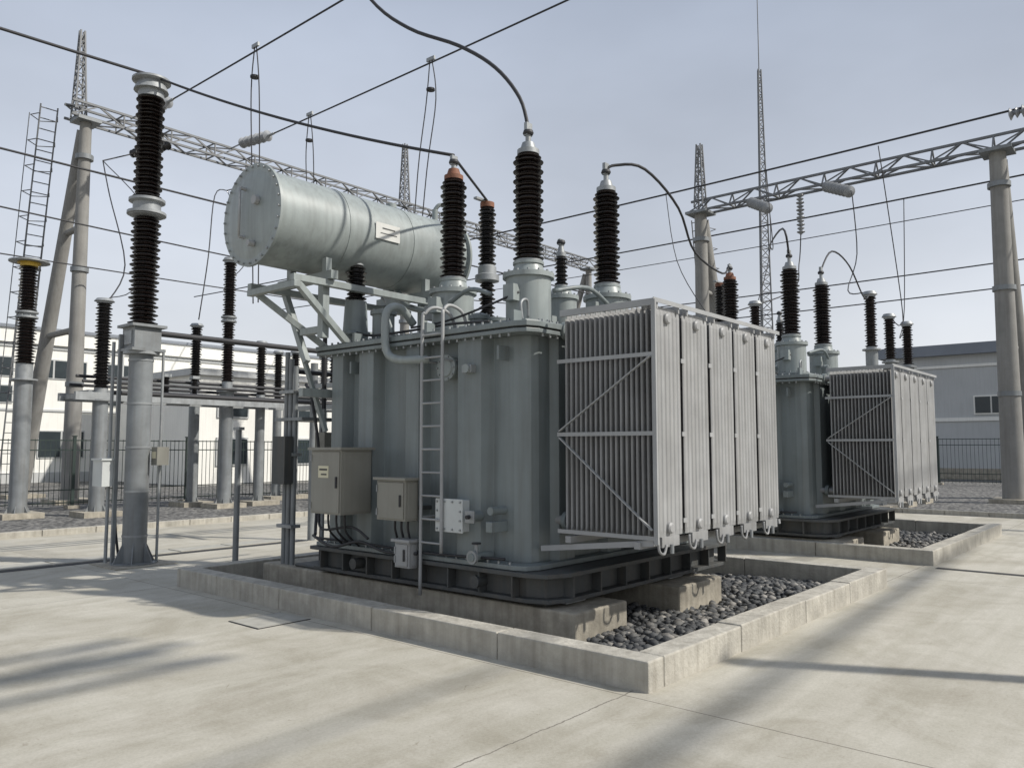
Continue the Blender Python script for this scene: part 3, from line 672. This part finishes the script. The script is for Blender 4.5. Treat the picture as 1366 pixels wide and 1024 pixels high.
# unseen gantry, tube buses and post added behind the camera to cast pavement shadows
mb=MB()
lattice(mb,(-6,-2.4,9.2),(8.0,-2.4,9.2),.7,.5,10,GALV2,.10,.03)
mb.cyl((-6,-2.4,0),(-6,-2.4,9.3),.2,POLEC)
mb.build('portal_gantry')  # out of frame, added so its beam shadow streaks the left foreground
mb=MB()
for yy,r,zz in ((-7.0,.08,9.2),(-9.4,.06,9.2),(-5.4,.035,9.4)): mb.cyl((5,yy,zz),(24,yy+1.2,zz),r,GALV,n=12)
for xx in (5,24): mb.cyl((xx,-7,0),(xx,-7,9.1),.14,POLEC); mb.box(xx-.1,xx+.1,-9.6,-5.2,9.0,9.12,GALV2)
mb.build('shadow_tube_bus')  # added unseen pipes, sized for soft shadow bands on the right pavement
mb=post(8.5,-1.85,2.6,.1,[(2.8,4.6,.12)],.2); mb.build('post_insulator')  # added out of view for the pole shadow running to the curb

# ---------------------------------------------------------------- overhead conductors
def wire(pts,r=.02,m=CABLE,name='power_line',n=6):
    mb=MB(); mb.tube(pts,r,m,n=n); return mb.build(name)
def strain(p0,p1,sag,r=.024,L=1.7):
    p0=Vector(p0);p1=Vector(p1); d=(p1-p0).normalized(); mb=MB(); dd=(d-Vector((0,0,.10))).normalized()
    mb.insul(p0+d*.9,dd,L,.19,GREYP,pitch=.15,n=16,core=.3)
    mb.cyl(p0,p0+d*.9,.025,GALV); a=p0+d*.9+dd*L
    mb.cyl(a,a+d*.3,.04,GALV)
    mb.tube(cat(a,p1,sag),r,CABLE,n=6); mb.build('power_line'); return a
strain((11.2,26,12.45),(11.2,-6,12.6),.1); strain((14.7,26,12.45),(14.7,-8,12.6),.1)
def drop(x,y,zt,x2,y2,z2):
    mb=MB()
    for o in (-.12,.12):
        mb.tube(smoothpts([(x,y+o*.3,zt),(x+.02,y+o*1.6,zt-1.2),((x+x2)/2,(y+y2)/2+o*1.5,(zt+z2)/2),(x2,y2+o,z2)]),.016,CABLE,n=6)
    mb.beam((x,y-.15,zt),(x,y+.15,zt),.06,.1,GALV); mb.cyl((x,y,zt-.9),(x,y,zt-.85),.12,CABLE); mb.build('power_line')
drop(11.2,18.6,12.45,11.4,18.6,5.5); drop(14.7,15.5,12.4,14.5,15.9,6); drop(14.7,21.1,12.4,14.8,21,7)
def jstring(p0,p1,L=1.4,R=.15,m=GREYP):
    p0=Vector(p0);p1=Vector(p1); d=(p1-p0).normalized(); mb=MB(); mb.insul(p0+d*.2,d,L,R,m,pitch=.14,n=12,core=.3); mb.cyl(p0,p0+d*.25,.02,GALV,n=8); mb.cyl(p0+d*(L+.2),p1,.02,CABLE,n=8); mb.build('insulator_string')
jstring((12.6,26.0,12.0),(9.9,24.8,10.4),1.9,m=BLACKP); jstring((16.8,26.0,12.0),(14.0,24.8,10.5),1.9,m=BLACKP)
wire(smoothpts([(9.9,24.8,10.4),(9.6,23.5,9.0),(9.3,21.6,6.6),(8.6,20.9,5.4)]),.018)
wire(smoothpts([(9.9,24.8,10.4),(10.5,23,8.5),(9.8,22,6.2),(8.6,20.8,5.5)]),.014)
wire(smoothpts([(14.0,24.8,10.5),(12.9,23.6,9.8),(12.2,22.6,7.5),(11.8,22.3,5.5)]),.018)
wire(smoothpts([(14.0,24.8,10.5),(13.8,23,8.2),(12.8,22,7.0),(12.1,21.1,7.2)]),.014)
wire(cat((-14,12,7.45),(5.46,12,7.45),.25),.022)
wire(cat((5.46,12,7.45),(6.45,6.4,5.1),.12),.02)
wire(cat((-10,16.6,7.35),(26,16.6,7.35),.1),.022); wire(cat((-10,19,7.35),(12.05,21.04,7.25),.1),.02); wire(cat((-10,25.5,7.35),(20,25.5,7.35),.15),.02)
wire(cat((12.05,21,7.25),(26,19.5,7.5),.3),.02)
wire(cat((6.45,6.4,5.08),(8.14,7.41,5.17),.0),.018)
wire(smoothpts([(6.45,5.28,5.13),(6.45,5.40,5.5),(6.44,5.75,5.95),(6.42,6.3,6.38),(6.35,7.1,6.85),(6.25,7.75,7.45),(6.1,8.6,8.7),(6.0,9.8,10.6)]),.022)
wire(smoothpts([(7.85,5.22,5.03),(7.95,5.15,5.10),(8.3,4.95,5.10),(9.4,5.1,4.9),(11.2,5.8,4.75),(13.3,6.35,4.85),(13.7,6.4,5.1)]),.018)
for X_,z_,r in ((24,10.6,.03),(30,10.6,.03),(44,10.7,.035),(47,10.0,.035),(36,11.4,.02)):
    wire(cat((X_,-20,z_+.6),(X_,46,z_+.3),.6,26),r)
mb=MB(); mb.insul((24,3.3,10.45),(0,-1,.05),2.0,.17,GREYP,pitch=.14,n=14,core=.3); mb.build('insulator_string')
def hang(y,ang):
    mb=MB(); p=Vector((28.3,y,11.0)); d=Vector((-.75,ang,-.45)).normalized()
    mb.insul(p+d*.3,d,1.9,.2,GREYP,pitch=.15,n=14,core=.3); mb.cyl(p,p+d*.3,.03,GALV); mb.build('insulator_string'); return p+d*2.3
a=hang(12.4,-.7); wire(smoothpts([a,a+Vector((-.5,-.3,-1.5)),(20,8.2,7.0),(13.75,5.4,5.6),(13.7,5.28,5.1)]),.018)
b=hang(9.6,-.7); wire(smoothpts([b,b+Vector((.3,0,-2)),(25.5,8,6.6),(23.5,6.9,6.1)]),.018)
wire(smoothpts([(15.1,5.22,5.05),(16,5.3,5.6),(18,5.6,5.7),(21,6.2,5.5),(23.2,6.7,6.0)]),.018)
mb=MB(); mb.insul((28.72,10.6,11.0),(0,0,-1),1.5,.15,GREYP,pitch=.14,n=12,core=.3); mb.tube(smoothpts([(28.7,10.6,9.5),(28.7,10.7,8.4),(26,10,6.9),(22.5,11,5.7)]),.02,CABLE); mb.build('insulator_string')
wire(smoothpts([(26.9,6.7,5.6),(28,7.2,5.3),(29.5,7.4,6.5),(30,7.4,10.5)]),.015); wire(smoothpts([(25,6.7,5.6),(25.8,6.6,5.4),(26,6.6,6.2),(24.2,6.6,10.5)]),.015)
wire(smoothpts([(24,13.5,10.5),(23.8,13,8),(22.8,11.5,6),(22.5,11,5.7)]),.015); wire(smoothpts([(24,9.9,10.5),(23.7,9.7,8),(22,9.4,6),(21.5,9.3,5.8)]),.015)

# ---------------------------------------------------------------- fences
def fence(p0,p1,h,step=3.3,rod=.13):
    p0=Vector(p0);p1=Vector(p1);d=(p1-p0).normalized(); Ln=(p1-p0).length; mb=MB()
    k=int(Ln/step)
    for i in range(k+1):
        q=p0+d*i*step; mb.box(q.x-.04,q.x+.04,q.y-.04,q.y+.04,0,h+.08,FEN); mb.box(q.x-.055,q.x+.055,q.y-.055,q.y+.055,h+.08,h+.11,FEN)
        mb.box(q.x-.16,q.x+.16,q.y-.16,q.y+.16,0,.12,FOOT)
    for z in (.2,.55,h-.3,h-.03): mb.beam(p0+Vector((0,0,z)),p0+d*k*step+Vector((0,0,z)),.03,.03,FEN)
    n=int(k*step/rod)
    for i in range(n):
        q=p0+d*(i*rod); mb.beam(q+Vector((0,0,.12)),q+Vector((0,0,h+.0)),.013,.013,FEN)
    mb.build('mesh_fence')
fence((-14,23.9,0),(40,23.9,0),1.95)
fence((41,-14,0),(41,23.5,0),2.15,3.3,.16)

# ---------------------------------------------------------------- buildings
B=empty('white_factory_building'); mb=MB()
mb.box(-30,60,44,62,-.3,6.9,WHITEW); mb.box(-30.2,60.2,43.8,62.2,6.9,7.6,WHITEW); mb.build('walls',parent=B)
mb=MB(); mb.box(-30.4,60.4,43.7,62.4,7.6,7.75,ROOFD); mb.box(-30,60,50,62,7.75,8.6,ROOFD); mb.box(-30,60,43.93,43.99,6.70,6.85,GREYW); mb.box(-30,60,43.9,43.99,0,.5,GREYW); mb.box(-30,60,43.94,43.99,3.55,3.65,GREYW); mb.build('roof_and_trim',parent=B)
mb=MB()
def win(x,z0,z1,wd,k):
    mb.box(x,x+wd,43.95,43.99,z0,z1,GREYW); p=wd/k
    for i in range(k): mb.box(x+i*p+.05,x+(i+1)*p-.05,43.93,43.949,z0+.06,z1-.06,GLASS)
x=-28.8; i=0
while x<57:
    win(x,5.2,6.2,2.4,3)
    if i%3!=1: win(x,3.9,4.8,2.4,3)
    x+=(3.4,3.4,6.6)[i%3]; i+=1
x=-27
while x<57: win(x,1.2,2.6,2.2,2); x+=8.4
for x in (10,27,44): mb.box(x,x+1.8,43.94,43.99,0,2.5,GREEN); mb.box(x-.3,x+2.1,43.2,43.99,2.6,2.75,GREYW)
mb.build('windows_and_doors',parent=B)
mb=MB()
x=-29
while x<60: mb.cyl((x,43.9,0),(x,43.9,6.8),.06,GREYW,n=8); x+=12
mb.build('downpipes',parent=B)
B=empty('white_annex_building'); mb=MB()
mb.box(18,34,34,42,-.3,5.0,WHITEW); mb.box(17.8,34.2,33.8,42.2,5.0,5.3,GREYW)
for x in (19,22.5,26,29.5): mb.box(x,x+1.6,33.93,33.99,3.1,4.3,GREYW); mb.box(x+.08,x+1.52,33.9,33.929,3.18,4.22,GLASS); mb.box(x,x+1.6,33.93,33.99,.9,2.2,GREYW); mb.box(x+.08,x+1.52,33.9,33.929,.98,2.12,GLASS)
mb.build('walls',parent=B)
B=empty('grey_warehouse_building'); mb=MB()
mb.box(50,75,-40,13.6,-.3,6.9,GREYW); mb.build('walls',parent=B)
mb=MB(); mb.box(49.6,75.4,-40.4,14.0,6.9,7.5,ROOFD); mb.box(49.93,49.99,-40,13.6,3.2,3.4,WHITEW); mb.box(49.93,49.99,-40,13.6,6.2,6.35,WHITEW); mb.box(49.9,49.99,-40,13.6,0,.6,FOOT); mb.build('roof_and_trim',parent=B)
mb=MB(); y=-38.0
while y<13:
    mb.box(49.93,49.99,y,y+1.7,3.55,4.6,WHITEW); mb.box(49.9,49.929,y+.08,y+.81,3.63,4.52,GLASS); mb.box(49.9,49.929,y+.89,y+1.62,3.63,4.52,GLASS); y+=6.5
mb.build('windows',parent=B)
